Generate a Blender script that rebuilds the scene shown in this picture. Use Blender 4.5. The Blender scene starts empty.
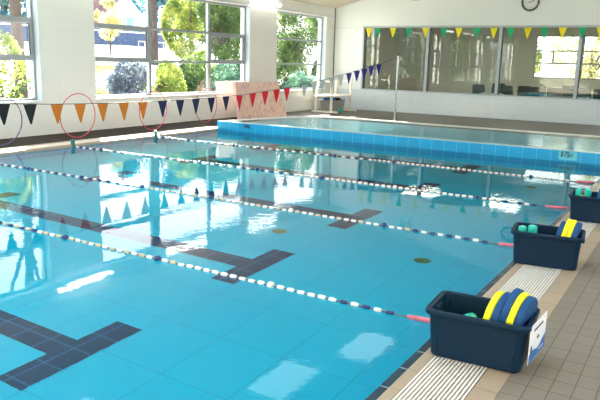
import bpy, bmesh, math, random
from mathutils import Vector, Matrix
R = random.Random(7)
scene = bpy.context.scene
C = bpy.context.collection
PI = math.pi

# ------------------------------------------------------------------ camera
cam = bpy.data.cameras.new('camera')
cam_o = bpy.data.objects.new('camera', cam); C.objects.link(cam_o)
cam.sensor_width = 36.0; cam.sensor_fit = 'HORIZONTAL'
cam.lens = 665.296 / 600 * 36.0
cam.clip_end = 400
_r = Vector((0.853751, 0.520062, 0.025394)); _u = Vector((-0.127404, 0.161366, 0.978636)); _f = Vector((-0.504854, 0.838747, -0.204024))
m = Matrix.Identity(4)
for i in range(3):
    m[i][0] = _r[i]; m[i][1] = _u[i]; m[i][2] = -_f[i]
m[0][3], m[1][3], m[2][3] = 1.1918, 0.0, 1.6
cam_o.matrix_world = m
scene.camera = cam_o

# ------------------------------------------------------------------ world, sun, exposure
world = bpy.data.worlds.new('world'); scene.world = world; world.use_nodes = True
wn = world.node_tree.nodes; wl = world.node_tree.links
bg = wn['Background']
tc = wn.new('ShaderNodeTexCoord'); sep = wn.new('ShaderNodeSeparateXYZ'); wr = wn.new('ShaderNodeValToRGB')
wl.new(tc.outputs['Generated'], sep.inputs[0]); wl.new(sep.outputs['Z'], wr.inputs[0]); wl.new(wr.outputs[0], bg.inputs[0])
wr.color_ramp.elements[0].position = 0.0; wr.color_ramp.elements[0].color = (1.5, 1.48, 1.42, 1)
wr.color_ramp.elements[1].position = 0.6; wr.color_ramp.elements[1].color = (0.72, 0.86, 1.0, 1)
bg.inputs[1].default_value = 3.2
sun = bpy.data.lights.new('sun', 'SUN'); sun.energy = 42.0; sun.angle = 0.012; sun.color = (1.0, 0.93, 0.82)
sun_o = bpy.data.objects.new('sun', sun); C.objects.link(sun_o)
sun_o.rotation_euler = Vector((0.70, -0.60, -0.385)).to_track_quat('-Z', 'Y').to_euler()

def window_light(name, loc, normal, w, h):          # daylight portal in a window opening
    l = bpy.data.lights.new(name, 'AREA'); l.shape = 'RECTANGLE'; l.size = w; l.size_y = h
    l.cycles.is_portal = True
    o = bpy.data.objects.new(name, l); C.objects.link(o)
    o.location = loc
    zax = -Vector(normal); yax = Vector((0, 0, 1)); xax = yax.cross(zax)
    mm = Matrix.Identity(4)
    for i in range(3):
        mm[i][0] = xax[i]; mm[i][1] = yax[i]; mm[i][2] = zax[i]; mm[i][3] = loc[i]
    o.matrix_world = mm
LEFT_WINDOWS = [(-3.6, 2.0), (3.3, 8.88), (10.28, 16.02), (17.42, 20.5)]
RIGHT_WINDOWS = [(-3.6, 2.0), (3.3, 8.9), (10.3, 15.9), (17.2, 20.5)]
WZ0, WZ1 = 0.68, 3.10
ADDED_SKY_Y = (-3.0, 7.4); ADDED_SKY_X = [(-7.6, -4.5), (-3.4, -0.3)]     # unseen skylights added over the near half, for more light in the water
for a, b in LEFT_WINDOWS:
    window_light('daylight', (-10.62, (a+b)/2, (WZ0+WZ1)/2), (1, 0, 0), b-a, WZ1-WZ0)
for a, b in RIGHT_WINDOWS:
    window_light('daylight', (3.42, (a+b)/2, 2.15), (-1, 0, 0), b-a, 1.7)

for xa, xb in ADDED_SKY_X:  # portals in the added skylights
    l = bpy.data.lights.new('daylight', 'AREA'); l.shape = 'RECTANGLE'; l.size = xb-xa; l.size_y = ADDED_SKY_Y[1]-ADDED_SKY_Y[0]; l.cycles.is_portal = True
    o = bpy.data.objects.new('daylight', l); C.objects.link(o); o.location = ((xa+xb)/2, sum(ADDED_SKY_Y)/2, 5.35)
scene.view_settings.view_transform = 'Standard'
scene.view_settings.look = 'None'
scene.view_settings.gamma = 1.0
scene.view_settings.use_curve_mapping = False
scene.view_settings.exposure = 0.3
scene.cycles.max_bounces = 12
scene.cycles.diffuse_bounces = 5
scene.cycles.glossy_bounces = 5
scene.cycles.transmission_bounces = 8
scene.cycles.transparent_max_bounces = 16
scene.cycles.sample_clamp_indirect = 12.0
scene.cycles.blur_glossy = 0.5
scene.cycles.use_denoising = True

# ------------------------------------------------------------------ materials
def newmat(name):
    mt = bpy.data.materials.new(name); mt.use_nodes = True
    return mt, mt.node_tree.nodes, mt.node_tree.links, mt.node_tree.nodes['Principled BSDF']
def lin(c):
    return tuple(((v/255)/12.92 if v/255 <= 0.04045 else (((v/255)+0.055)/1.055)**2.4) for v in c) + (1.0,)
def mat(name, rgb, rough=0.5, metal=0.0, var=0.06, scale=6.0, bump=0.0, bscale=40.0, spec=0.5, stretch=None):
    mt, n, l, p = newmat(name)
    col = lin(rgb)
    t = n.new('ShaderNodeTexCoord'); src = t.outputs['Object']
    if stretch:
        mp = n.new('ShaderNodeMapping'); mp.inputs['Scale'].default_value = stretch
        l.new(src, mp.inputs[0]); src = mp.outputs[0]
    no = n.new('ShaderNodeTexNoise'); no.inputs['Scale'].default_value = scale; no.inputs['Detail'].default_value = 4
    l.new(src, no.inputs['Vector'])
    cr = n.new('ShaderNodeValToRGB')
    cr.color_ramp.elements[0].position = 0.3; cr.color_ramp.elements[1].position = 0.7
    cr.color_ramp.elements[0].color = tuple(v*(1-var) for v in col[:3]) + (1,)
    cr.color_ramp.elements[1].color = tuple(min(1, v*(1+var)) for v in col[:3]) + (1,)
    l.new(no.outputs['Fac'], cr.inputs[0]); l.new(cr.outputs[0], p.inputs['Base Color'])
    p.inputs['Roughness'].default_value = rough; p.inputs['Metallic'].default_value = metal
    p.inputs['Specular IOR Level'].default_value = spec
    if bump:
        n2 = n.new('ShaderNodeTexNoise'); n2.inputs['Scale'].default_value = bscale
        l.new(src, n2.inputs['Vector'])
        b = n.new('ShaderNodeBump'); b.inputs['Strength'].default_value = bump; b.inputs['Distance'].default_value = 0.01
        l.new(n2.outputs['Fac'], b.inputs['Height']); l.new(b.outputs[0], p.inputs['Normal'])
    return mt
def tilemat(name, rgb, mortar, w, h, msize, rough, axes='xy', offset=0.0, var=0.06, shift=(0, 0), bump=0.3, spec=0.5, rgb2=None):
    """brick pattern laid in object (= world) coordinates along the two named axes"""
    mt, n, l, p = newmat(name)
    t = n.new('ShaderNodeTexCoord'); s = n.new('ShaderNodeSeparateXYZ'); cb = n.new('ShaderNodeCombineXYZ')
    l.new(t.outputs['Object'], s.inputs[0])
    for k in range(2):
        ad = n.new('ShaderNodeMath'); ad.operation = 'ADD'; ad.inputs[1].default_value = shift[k]
        l.new(s.outputs[axes[k].upper()], ad.inputs[0]); l.new(ad.outputs[0], cb.inputs[k])
    br = n.new('ShaderNodeTexBrick')
    br.offset = offset; br.squash = 1.0
    c1 = lin(rgb); c2 = lin(rgb2) if rgb2 else tuple(v*(1-var*2) for v in c1[:3]) + (1,)
    br.inputs['Color1'].default_value = c1; br.inputs['Color2'].default_value = c2
    br.inputs['Mortar'].default_value = lin(mortar)
    br.inputs['Scale'].default_value = 1.0; br.inputs['Mortar Size'].default_value = msize
    br.inputs['Mortar Smooth'].default_value = 0.1
    br.inputs['Brick Width'].default_value = w; br.inputs['Row Height'].default_value = h
    l.new(cb.outputs[0], br.inputs['Vector'])
    no = n.new('ShaderNodeTexNoise'); no.inputs['Scale'].default_value = 1.7; no.inputs['Detail'].default_value = 5
    l.new(t.outputs['Object'], no.inputs['Vector'])
    mr = n.new('ShaderNodeMapRange'); mr.inputs['To Min'].default_value = 1-var; mr.inputs['To Max'].default_value = 1+var
    l.new(no.outputs['Fac'], mr.inputs[0])
    mx = n.new('ShaderNodeVectorMath'); mx.operation = 'SCALE'
    l.new(br.outputs['Color'], mx.inputs[0]); l.new(mr.outputs[0], mx.inputs['Scale']); l.new(mx.outputs[0], p.inputs['Base Color'])
    p.inputs['Roughness'].default_value = rough; p.inputs['Specular IOR Level'].default_value = spec
    if bump:
        b = n.new('ShaderNodeBump'); b.inputs['Strength'].default_value = bump; b.inputs['Distance'].default_value = 0.003; b.invert = True
        l.new(br.outputs['Fac'], b.inputs['Height']); l.new(b.outputs[0], p.inputs['Normal'])
    return mt
def emit(name, rgb, strength):
    mt, n, l, p = newmat(name)
    p.inputs['Base Color'].default_value = (0.9, 0.9, 0.9, 1)
    p.inputs['Emission Color'].default_value = lin(rgb); p.inputs['Emission Strength'].default_value = strength
    return mt
def windowglass(name, f0, tint):
    """thin pane: straight-through light plus a mirror coat that grows at grazing angles (Schlick)"""
    mt, n, l, p = newmat(name)
    n.remove(p); out = n['Material Output']
    tr = n.new('ShaderNodeBsdfTransparent'); tr.inputs[0].default_value = tint
    gl = n.new('ShaderNodeBsdfGlossy'); gl.inputs['Roughness'].default_value = 0.0
    lw = n.new('ShaderNodeLayerWeight'); lw.inputs['Blend'].default_value = 0.5
    pw = n.new('ShaderNodeMath'); pw.operation = 'POWER'; pw.inputs[1].default_value = 5.0
    ma = n.new('ShaderNodeMath'); ma.operation = 'MULTIPLY_ADD'; ma.inputs[1].default_value = 1-f0; ma.inputs[2].default_value = f0
    mx = n.new('ShaderNodeMixShader')
    l.new(lw.outputs['Facing'], pw.inputs[0]); l.new(pw.outputs[0], ma.inputs[0]); l.new(ma.outputs[0], mx.inputs[0])
    l.new(tr.outputs[0], mx.inputs[1]); l.new(gl.outputs[0], mx.inputs[2]); l.new(mx.outputs[0], out.inputs['Surface'])
    return mt
def watermat(name, tint, s1, s2, rough=0.0, ior=1.38):
    mt, n, l, p = newmat(name)
    n.remove(p); out = n['Material Output']
    rf = n.new('ShaderNodeBsdfRefraction'); rf.inputs['IOR'].default_value = 1.33; rf.inputs['Roughness'].default_value = 0.0
    rf.inputs['Color'].default_value = tint
    gl = n.new('ShaderNodeBsdfGlossy'); gl.inputs['Roughness'].default_value = rough
    fr = n.new('ShaderNodeFresnel'); fr.inputs['IOR'].default_value = ior
    mxs = n.new('ShaderNodeMixShader')
    l.new(fr.outputs[0], mxs.inputs[0]); l.new(rf.outputs[0], mxs.inputs[1]); l.new(gl.outputs[0], mxs.inputs[2])
    t = n.new('ShaderNodeTexCoord')
    n1 = n.new('ShaderNodeTexNoise'); n1.inputs['Scale'].default_value = 1.1; n1.inputs['Detail'].default_value = 2
    n2 = n.new('ShaderNodeTexNoise'); n2.inputs['Scale'].default_value = 11.0; n2.inputs['Detail'].default_value = 3
    # ripples come in patches
    n3 = n.new('ShaderNodeTexNoise'); n3.inputs['Scale'].default_value = 0.45; n3.inputs['Detail'].default_value = 2
    mr = n.new('ShaderNodeMapRange'); mr.inputs['From Min'].default_value = 0.42; mr.inputs['From Max'].default_value = 0.68
    mr.inputs['To Min'].default_value = 0.12; mr.inputs['To Max'].default_value = 1.0
    for k in (n1, n2, n3): l.new(t.outputs['Object'], k.inputs['Vector'])
    l.new(n3.outputs['Fac'], mr.inputs[0])
    b1 = n.new('ShaderNodeBump'); b1.inputs['Strength'].default_value = 1.0; b1.inputs['Distance'].default_value = s1
    mu = n.new('ShaderNodeMath'); mu.operation = 'MULTIPLY'
    l.new(n2.outputs['Fac'], mu.inputs[0]); l.new(mr.outputs[0], mu.inputs[1])
    b2 = n.new('ShaderNodeBump'); b2.inputs['Strength'].default_value = 1.0; b2.inputs['Distance'].default_value = s2
    l.new(n1.outputs['Fac'], b1.inputs['Height']); l.new(b1.outputs[0], b2.inputs['Normal']); l.new(mu.outputs[0], b2.inputs['Height'])
    [l.new(b2.outputs[0], q.inputs['Normal']) for q in (rf, gl, fr)]; l.new(mxs.outputs[0], out.inputs['Surface'])
    return mt
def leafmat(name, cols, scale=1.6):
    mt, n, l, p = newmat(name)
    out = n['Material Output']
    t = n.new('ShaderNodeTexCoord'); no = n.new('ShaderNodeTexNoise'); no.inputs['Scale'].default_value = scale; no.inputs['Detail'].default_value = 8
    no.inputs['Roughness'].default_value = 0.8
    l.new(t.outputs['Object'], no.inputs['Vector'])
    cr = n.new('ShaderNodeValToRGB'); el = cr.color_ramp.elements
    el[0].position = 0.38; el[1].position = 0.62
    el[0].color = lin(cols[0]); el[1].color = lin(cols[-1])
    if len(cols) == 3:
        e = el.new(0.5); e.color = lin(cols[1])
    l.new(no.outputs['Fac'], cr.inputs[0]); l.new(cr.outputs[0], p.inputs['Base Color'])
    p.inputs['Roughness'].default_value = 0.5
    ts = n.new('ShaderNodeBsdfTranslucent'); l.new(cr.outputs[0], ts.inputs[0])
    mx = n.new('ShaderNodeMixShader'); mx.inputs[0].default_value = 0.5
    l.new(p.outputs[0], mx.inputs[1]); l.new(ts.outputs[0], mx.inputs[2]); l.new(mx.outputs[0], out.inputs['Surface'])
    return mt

M = {}
M['floor'] = tilemat('deck tiles', (134, 122, 108), (88, 78, 68), 0.145, 0.1055, 0.0028, 0.5, axes='yx', offset=0.0, shift=(0.02, -0.48 + 0.1055*20), rgb2=(130, 118, 103))
M['deckdark'] = tilemat('brown deck tiles', (92, 80, 70), (72, 64, 56), 0.2, 0.1055, 0.0035, 0.45, axes='yx', offset=0.5, rgb2=(84, 74, 64))
M['deckleft'] = tilemat('darker deck tiles', (60, 52, 46), (46, 40, 36), 0.2, 0.1055, 0.0035, 0.8, axes='yx', offset=0.5, spec=0.15)  # darker than the tiles of the other decks
M['beige'] = tilemat('beige coping tiles', (182, 158, 132), (136, 116, 96), 0.25, 2.0, 0.003, 0.4, axes='yx', shift=(0.1, 10.7))
M['edge'] = tilemat('navy edge tiles', (22, 52, 74), (120, 150, 150), 0.25, 2.0, 0.006, 0.25, axes='yx', shift=(0.1, 10.7))
M['grate'] = mat('cream grating bars', (236, 226, 214), 0.45, var=0.03)
M['channel'] = mat('dark drain channel', (34, 26, 22), 0.7)
M['poolfloor'] = tilemat('aqua pool floor', (4, 204, 224), (3, 168, 190), 0.62, 0.53, 0.0035, 0.5, axes='yx', shift=(0.16, 0.0), var=0.02, bump=0, rgb2=(4, 201, 222))
M['poolwall'] = tilemat('aqua pool wall', (8, 162, 216), (60, 188, 226), 0.25, 0.6, 0.008, 0.3, axes='xz', shift=(0.1, 0.4), var=0.05, bump=0.1)
M['poolside'] = tilemat('aqua pool side wall', (8, 176, 216), (120, 214, 236), 0.25, 0.6, 0.006, 0.3, axes='yz', var=0.03, bump=0.1)
M['lane'] = tilemat('dark lane tiles', (14, 44, 88), (60, 104, 150), 0.24, 0.24, 0.006, 0.45, axes='xy', shift=(0.14, 0.03))
M['shallow'] = tilemat('pale pool floor', (160, 236, 255), (130, 216, 240), 0.25, 0.25, 0.004, 0.4, bump=0, var=0.03)
M['rim'] = tilemat('pale blue rim tiles', (176, 208, 214), (140, 178, 188), 0.25, 1.0, 0.004, 0.3, axes='xy', shift=(0.1, 0.2), bump=0.1)
M['whiterim'] = mat('white pool rim', (238, 234, 226), 0.35, var=0.03)
M['wall'] = tilemat('painted wall', (226, 226, 220), (214, 214, 208), 1.6, 0.42, 0.004, 0.6, axes='yz', var=0.02, bump=0.05, shift=(0.3, 0.0), rgb2=(224, 224, 218))
M['wallback'] = mat('white painted back wall', (232, 238, 236), 0.55, var=0.015, scale=0.7)
M['walltile'] = tilemat('glossy white wall tiles', (220, 230, 236), (204, 214, 222), 0.15, 0.15, 0.003, 0.16, axes='xz', var=0.02, bump=0.15)
M['ceiling'] = mat('tan ceiling lining', (204, 194, 176), 0.8, var=0.02, stretch=(1, 0.2, 1))
M['olive'] = mat('olive grey wall', (196, 194, 180), 0.8, var=0.03)
M['carpet'] = mat('dark carpet', (60, 62, 60), 0.95)
M['alu'] = mat('grey aluminium frame', (150, 156, 160), 0.35, metal=0.35, var=0.03)
M['aludark'] = mat('dark frame gasket', (60, 64, 72), 0.5)
M['jamb'] = mat('pale blue grey jamb', (186, 198, 206), 0.5, var=0.02)
M['sill'] = mat('white sill', (232, 230, 224), 0.4, var=0.02)
M['glass'] = windowglass('window glass', 0.02, (0.98, 0.99, 0.99, 1))
M['glassback'] = windowglass('viewing glass', 0.055, (0.74, 0.78, 0.75, 1))
M['water'] = watermat('pool water', (0.50, 0.97, 1.0, 1), 0.003, 0.0014)
M['water2'] = watermat('shallow water', (0.72, 0.97, 1.0, 1), 0.006, 0.007, 0.10, 1.22)
M['lamp'] = emit('lamp tube light', (255, 252, 244), 9.0)
M['lampfill'] = emit('added fill light', (255, 250, 238), 16.0)  # glow of the added viewing room fill lamps
M['lampsoft'] = emit('soft lamp light', (226, 250, 255), 1.7)
M['lampcase'] = mat('white lamp case', (235, 235, 232), 0.4)
M['navy'] = mat('navy plastic tub', (0, 36, 60), 0.5, var=0.08, bump=0.12, bscale=60, spec=0.25)
M['blueboard'] = mat('blue foam', (0, 70, 124), 0.7, var=0.08, bump=0.15, bscale=150)
M['yellow'] = mat('yellow foam', (250, 240, 10), 0.6, var=0.05, bump=0.15, bscale=150)
M['teal'] = mat('teal foam', (24, 176, 158), 0.6, var=0.08, bump=0.15, bscale=120)
M['pink'] = mat('pink foam', (222, 110, 130), 0.6)
M['orange'] = mat('orange foam', (224, 140, 50), 0.6)
M['paper'] = mat('white paper', (244, 242, 244), 0.5, var=0.01)
M['signblue'] = mat('blue print', (10, 106, 176), 0.4)
M['ink'] = mat('dark ink', (50, 52, 66), 0.5)
M['bead'] = mat('white rope float', (222, 218, 208), 0.35, var=0.04)
M['beadblue'] = mat('blue rope float', (8, 44, 96), 0.35, var=0.1)
M['beadcream'] = mat('cream rope float', (188, 178, 146), 0.4, var=0.05)
M['cable'] = mat('grey steel cable', (96, 104, 110), 0.4, metal=0.6)
M['sleeve'] = mat('faded red sleeve', (206, 108, 120), 0.55, var=0.25, scale=25)
M['anchor'] = mat('green anchor', (20, 110, 104), 0.4)
M['black'] = mat('black fabric', (14, 14, 16), 0.8)
M['forange'] = mat('orange fabric', (190, 104, 6), 0.75)
M['fnavy'] = mat('navy fabric', (12, 22, 62), 0.75)
M['fred'] = mat('red fabric', (206, 14, 34), 0.75)
M['fgrey'] = mat('pale grey fabric', (176, 182, 180), 0.75)
M['fpurple'] = mat('purple fabric', (48, 24, 128), 0.75)
M['fgreen'] = mat('green fabric', (16, 168, 112), 0.75)
M['fyellow'] = mat('yellow fabric', (236, 222, 30), 0.75)
M['cord'] = mat('dark cord', (70, 74, 78), 0.6)
M['cordlight'] = mat('pale cord', (200, 200, 196), 0.6)
M['hoopred'] = mat('red hoop plastic', (206, 74, 90), 0.35)
M['hooppurple'] = mat('purple hoop plastic', (86, 66, 116), 0.35)
M['steel'] = mat('brushed steel pole', (150, 156, 156), 0.25, metal=0.8)
M['whitepost'] = mat('cream powder coat', (238, 232, 218), 0.4)
M['greybin'] = mat('grey bin', (148, 146, 140), 0.6)
M['binblue'] = mat('bright blue plastic', (20, 110, 190), 0.5)
M['clockface'] = mat('clock face', (226, 228, 226), 0.4)
M['clockrim'] = mat('grey clock rim', (84, 90, 88), 0.35, metal=0.3)
M['chair'] = mat('dark green chair plastic', (8, 58, 64), 0.85)
M['chairleg'] = mat('chair leg metal', (60, 62, 64), 0.3, metal=0.8)
M['grass'] = mat('pale dry ground', (236, 232, 216), 0.9, var=0.18, scale=0.8)
M['bark'] = mat('dark bark', (66, 56, 52), 0.9, var=0.3, scale=9, bump=0.6, bscale=14, stretch=(1, 1, 0.3))
M['fence'] = mat('slate blue fence', (58, 74, 108), 0.8)
M['housewall'] = mat('pale house wall', (206, 190, 178), 0.8)
M['brickwall'] = mat('dusky brick wall', (150, 104, 96), 0.85, var=0.2, scale=14)
M['roof'] = mat('mauve roof tiles', (122, 96, 100), 0.8, var=0.15, scale=9)
M['whitetrim'] = mat('white gable trim', (240, 240, 236), 0.5)
M['housewin'] = mat('blue house window', (96, 146, 186), 0.15)
# speckled mat: pink / yellow / mauve vertical flecks
def speckle():
    mt, n, l, p = newmat('speckled mat')
    t = n.new('ShaderNodeTexCoord'); mp = n.new('ShaderNodeMapping'); mp.inputs['Scale'].default_value = (1, 1, 0.28)
    no = n.new('ShaderNodeTexNoise'); no.inputs['Scale'].default_value = 16; no.inputs['Detail'].default_value = 6; no.inputs['Roughness'].default_value = 0.75
    l.new(t.outputs['Object'], mp.inputs[0]); l.new(mp.outputs[0], no.inputs['Vector'])
    cr = n.new('ShaderNodeValToRGB'); el = cr.color_ramp.elements
    el[0].position = 0.36; el[0].color = lin((150, 124, 156)); el[1].position = 0.60; el[1].color = lin((224, 200, 84))
    e = el.new(0.47); e.color = lin((222, 178, 172)); e = el.new(0.55); e.color = lin((232, 204, 190))
    l.new(no.outputs['Color'], cr.inputs[0]); l.new(cr.outputs[0], p.inputs['Base Color']); p.inputs['Roughness'].default_value = 0.7
    return mt
M['speckle'] = speckle()

# ------------------------------------------------------------------ mesh helpers
def obj(name, bm, material, parent=None, smooth=False):
    me = bpy.data.meshes.new(name)
    bmesh.ops.recalc_face_normals(bm, faces=bm.faces[:])
    bm.to_mesh(me); bm.free()
    if isinstance(material, (list, tuple)):
        for k in material: me.materials.append(k)
    else: me.materials.append(material)
    if smooth:
        for f in me.polygons: f.use_smooth = True
    o = bpy.data.objects.new(name, me); C.objects.link(o)
    if parent: o.parent = parent
    return o
def B(): return bmesh.new()
def box(bm, a, b, mi=0, bev=0.0):
    x0, y0, z0 = a; x1, y1, z1 = b
    before = set(bm.verts)
    vs = [bm.verts.new(v) for v in ((x0,y0,z0),(x1,y0,z0),(x1,y1,z0),(x0,y1,z0),(x0,y0,z1),(x1,y0,z1),(x1,y1,z1),(x0,y1,z1))]
    fs = []
    for q in ((0,3,2,1),(4,5,6,7),(0,1,5,4),(1,2,6,5),(2,3,7,6),(3,0,4,7)):
        f = bm.faces.new([vs[i] for i in q]); f.material_index = mi; fs.append(f)
    if bev:
        es = list({e for f in fs for e in f.edges})
        bmesh.ops.bevel(bm, geom=es, offset=bev, segments=2, affect='EDGES', profile=0.6)
    return bm
def tube(bm, pts, r, n=8, closed=False, mi=0, caps=True):
    """round tube swept along points; r may be a list of radii"""
    pts = [Vector(p) for p in pts]; rings = []
    N = len(pts)
    for i, p in enumerate(pts):
        if closed: d = pts[(i+1) % N] - pts[i-1]
        else: d = pts[min(i+1, N-1)] - pts[max(i-1, 0)]
        d.normalize()
        a = Vector((0, 0, 1)) if abs(d.z) < 0.9 else Vector((1, 0, 0))
        s = d.cross(a).normalized(); t = s.cross(d).normalized()
        rr = r[i] if isinstance(r, (list, tuple)) else r
        rings.append([bm.verts.new(p + (s*math.cos(2*PI*k/n) + t*math.sin(2*PI*k/n))*rr) for k in range(n)])
    for i in range(N if closed else N-1):
        A, Bq = rings[i], rings[(i+1) % N]
        for k in range(n):
            f = bm.faces.new((A[k], A[(k+1) % n], Bq[(k+1) % n], Bq[k])); f.material_index = mi
    if not closed and caps:
        bm.faces.new(list(reversed(rings[0]))).material_index = mi
        bm.faces.new(rings[-1]).material_index = mi
    return bm
def poly_extrude(bm, outline, axis, d0, d1, mi=0):
    """outline: 2D points in the other two axes (order x,y,z minus axis); extruded from d0 to d1 along axis"""
    def mk(p, d):
        c = list(p); c.insert(axis, d); return bm.verts.new(c)
    a = [mk(p, d0) for p in outline]; b = [mk(p, d1) for p in outline]
    n = len(outline)
    f1 = bm.faces.new(a); f2 = bm.faces.new(list(reversed(b)))
    fs = [f1, f2]
    for i in range(n):
        fs.append(bm.faces.new((a[i], b[i], b[(i+1) % n], a[(i+1) % n])))
    for f in fs: f.material_index = mi
    return fs
def empty(name, loc=(0, 0, 0), rotz=0.0):
    o = bpy.data.objects.new(name, None); C.objects.link(o); o.location = loc; o.rotation_euler = (0, 0, rotz); o.empty_display_size = 0.1
    return o
def tag(o, label=None, cat=None, group=None, kind=None):
    if label: o['label'] = label
    if cat: o['category'] = cat
    if group: o['group'] = group
    if kind: o['kind'] = kind
    return o
def struct(name, bm, material, label=None, parent=None):
    o = obj(name, bm, material, parent)
    if parent is None: tag(o, label, kind='structure')
    return o
def copy_tree(o, parent=None):
    c = o.copy(); C.objects.link(c)
    if parent is not None: c.parent = parent
    for ch in list(o.children): copy_tree(ch, c)
    return c
def ruled_wall(bm, axis, p0, p1, u0, u1, z0, z1, holes):
    """wall slab with rectangular holes: axis 0 -> slab between X=p0..p1 running along Y; axis 1 -> between Y=p0..p1 along X. holes: (ua, ub, za, zb)"""
    def add(ua, ub, za, zb):
        if ub-ua < 1e-4 or zb-za < 1e-4: return
        if axis == 0: box(bm, (p0, ua, za), (p1, ub, zb))
        else: box(bm, (ua, p0, za), (ub, p1, zb))
    cur = u0
    for ua, ub, za, zb in sorted(holes):
        add(cur, ua, z0, z1); add(ua, ub, z0, za); add(ua, ub, zb, z1); cur = ub
    add(cur, u1, z0, z1)
    return bm

# ------------------------------------------------------------------ structure: pool shell, decks, walls
XL, XR = -8.66, -0.05          # pool edges
YN, YB = -1.0, 12.53           # near end, bulkhead face
DEPTH = 0.82
ZW = -0.04
struct('pool_floor', box(B(), (XL-0.3, YN-0.3, -DEPTH-0.2), (XR+0.3, YB+0.2, -DEPTH)), M['poolfloor'], 'aqua tiled floor of the main pool under the water')
struct('pool_wall_left', box(B(), (XL-0.055, YN, -DEPTH), (XL, YB, -0.06)), M['poolside'], 'aqua tiled pool wall below the window side deck')
struct('pool_wall_right', box(B(), (XR, YN, -DEPTH), (XR+0.105, YB, -0.06)), M['poolside'], 'aqua tiled pool wall below the deck with the tubs')
struct('pool_wall_near', box(B(), (XL-0.3, YN-0.3, -DEPTH), (XR+0.3, YN, -0.012)), M['poolwall'], 'aqua tiled wall at the near end of the pool')
# lane markings: thin tiled inlays on the floor
for i, yc in enumerate([0.7, 2.82, 4.94, 7.05, 9.2, 11.35]):
    bm = B(); z0, z1 = -DEPTH-0.004, -DEPTH+0.003
    box(bm, (-2.38, yc-0.51, z0), (-2.13, yc+0.51, z1)); box(bm, (-6.35, yc-0.125, z0), (-2.38, yc+0.125, z1)); box(bm, (-6.6, yc-0.51, z0), (-6.35, yc+0.51, z1))
    struct('lane_marking', bm, M['lane'], 'dark tiled T ended lane line on the pool floor')
# bulkhead wall between main pool and shallow pool
TZ = 0.16
bulk = struct('pool_bulkhead', box(B(), (-8.70, YB, -DEPTH-0.2), (0.0, YB+0.2, TZ), bev=0.008), M['poolwall'], 'raised aqua tiled bulkhead with depth marks between the two pools')
struct('shallow_pool_rim', box(B(), (-8.695, YB+0.004, TZ-0.004), (-0.005, YB+0.196, TZ+0.006)), M['rim'], 'pale tiled top of the bulkhead')
# shallow pool
rim_out = [(-8.70, YB+0.2), (0.0, YB+0.2), (0.0, 15.95), (-6.9, 15.95), (-7.5, 15.85), (-7.95, 15.45), (-8.3, 14.9), (-8.6, 13.6)]
def offset_pts(pts, d):
    c = Vector((-4.2, 14.4)); out = []
    n = len(pts)
    for i in range(n):
        a, p, b = Vector(pts[i-1]), Vector(pts[i]), Vector(pts[(i+1) % n])
        e1 = (p-a).normalized(); e2 = (b-p).normalized()
        n1 = Vector((-e1.y, e1.x)); n2 = Vector((-e2.y, e2.x)); nn = (n1+n2); nn /= max(0.3, nn.dot(n1))
        out.append(tuple(p + nn*d))
    return out
rim_in = offset_pts(rim_out, 0.13)
bm = B(); n = len(rim_out)
rings = []
for pts, z in ((rim_out, -0.02), (rim_out, TZ), (rim_in, TZ), (rim_in, -0.2)):
    rings.append([bm.verts.new((x, y, z)) for x, y in pts])
for a, b in zip(rings, rings[1:]):
    for i in range(1, n): bm.faces.new((a[i], a[(i+1) % n], b[(i+1) % n], b[i]))
struct('shallow_pool_surround', bm, M['whiterim'], 'white raised rim around the shallow pool')
bm = B(); bm.faces.new([bm.verts.new((x, y, -0.18)) for x, y in rim_out])
struct('shallow_pool_floor', bm, M['shallow'], 'pale floor of the shallow pool')
bm = B(); box(bm, (-8.0, 13.05, -0.182), (-1.55, 13.20, -0.176)); box(bm, (-1.75, 12.85, -0.182), (-1.5, 13.42, -0.176))
struct('lane_marking', bm, M['lane'], 'grey lane line on the floor of the shallow pool')
# decks (left, right, back, near)
YF = 21.07
bm = B(); box(bm, (0.48, -5, -0.3), (3.2, YF, 0.0)); box(bm, (-10.26, -5, -0.3), (0.48, YN-0.3, 0.0))
struct('floor', bm, M['floor'], 'grey brown tiled pool deck beside the tubs')
bm = B(); box(bm, (-10.26, YN-0.3, -0.3), (-9.14, 15.6, 0.0)); box(bm, (-9.14, YB+0.2, -0.3), (-8.4, 15.6, 0.0)); struct('side_deck_floor', bm, M['deckleft'], 'dark tiled deck strip under the windows')
bm = B(); box(bm, (-10.26, 15.6, -0.3), (-8.4, YF, 0.0)); box(bm, (-8.4, 15.6, -0.3), (0.48, YF, 0.0))
struct('deck_floor', bm, M['deckdark'], 'brown tiled deck along the window wall and back wall')
bm = B()
box(bm, (0.0, YN-0.3, -0.06), (0.06, YB+0.2, 0.0)); box(bm, (0.36, YN-0.3, -0.3), (0.48, YB+3.1, 0.0))
box(bm, (XL-0.06, YN-0.3, -0.06), (XL, YB, 0.0)); box(bm, (-9.14, YN-0.3, -0.3), (-9.02, YB+0.2, 0.0)); box(bm, (0.0, YB+0.2, -0.3), (0.06, YB+3.1, 0.0))
struct('trim_1', bm, M['beige'], 'beige tiled coping along both pool edges')
bm = B(); box(bm, (XR, YN, -0.06), (0.0, YB, -0.004)); struct('trim_2', bm, M['edge'], 'navy tiles along the pool edge beside the tubs')
for x0, lab in ((0.06, 'cream slatted drain grating under the tubs'), (-9.02, 'cream slatted drain grating on the window side of the pool')):
    g = empty('drain_grating', (0, 0, 0)); tag(g, lab, 'grating')
    bm = B(); w = 0.30; k = 15
    for i in range(k):
        xa = x0 + w*(i+0.22)/k; box(bm, (xa, YN-0.3, -0.022), (xa+w/k*0.47, YB+0.2, 0.001))
    obj('slats', bm, M['grate'], g)
    obj('channel', box(B(), (x0, YN-0.3, -0.058), (x0+w, YB+0.2, -0.045)), M['channel'], g)
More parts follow.
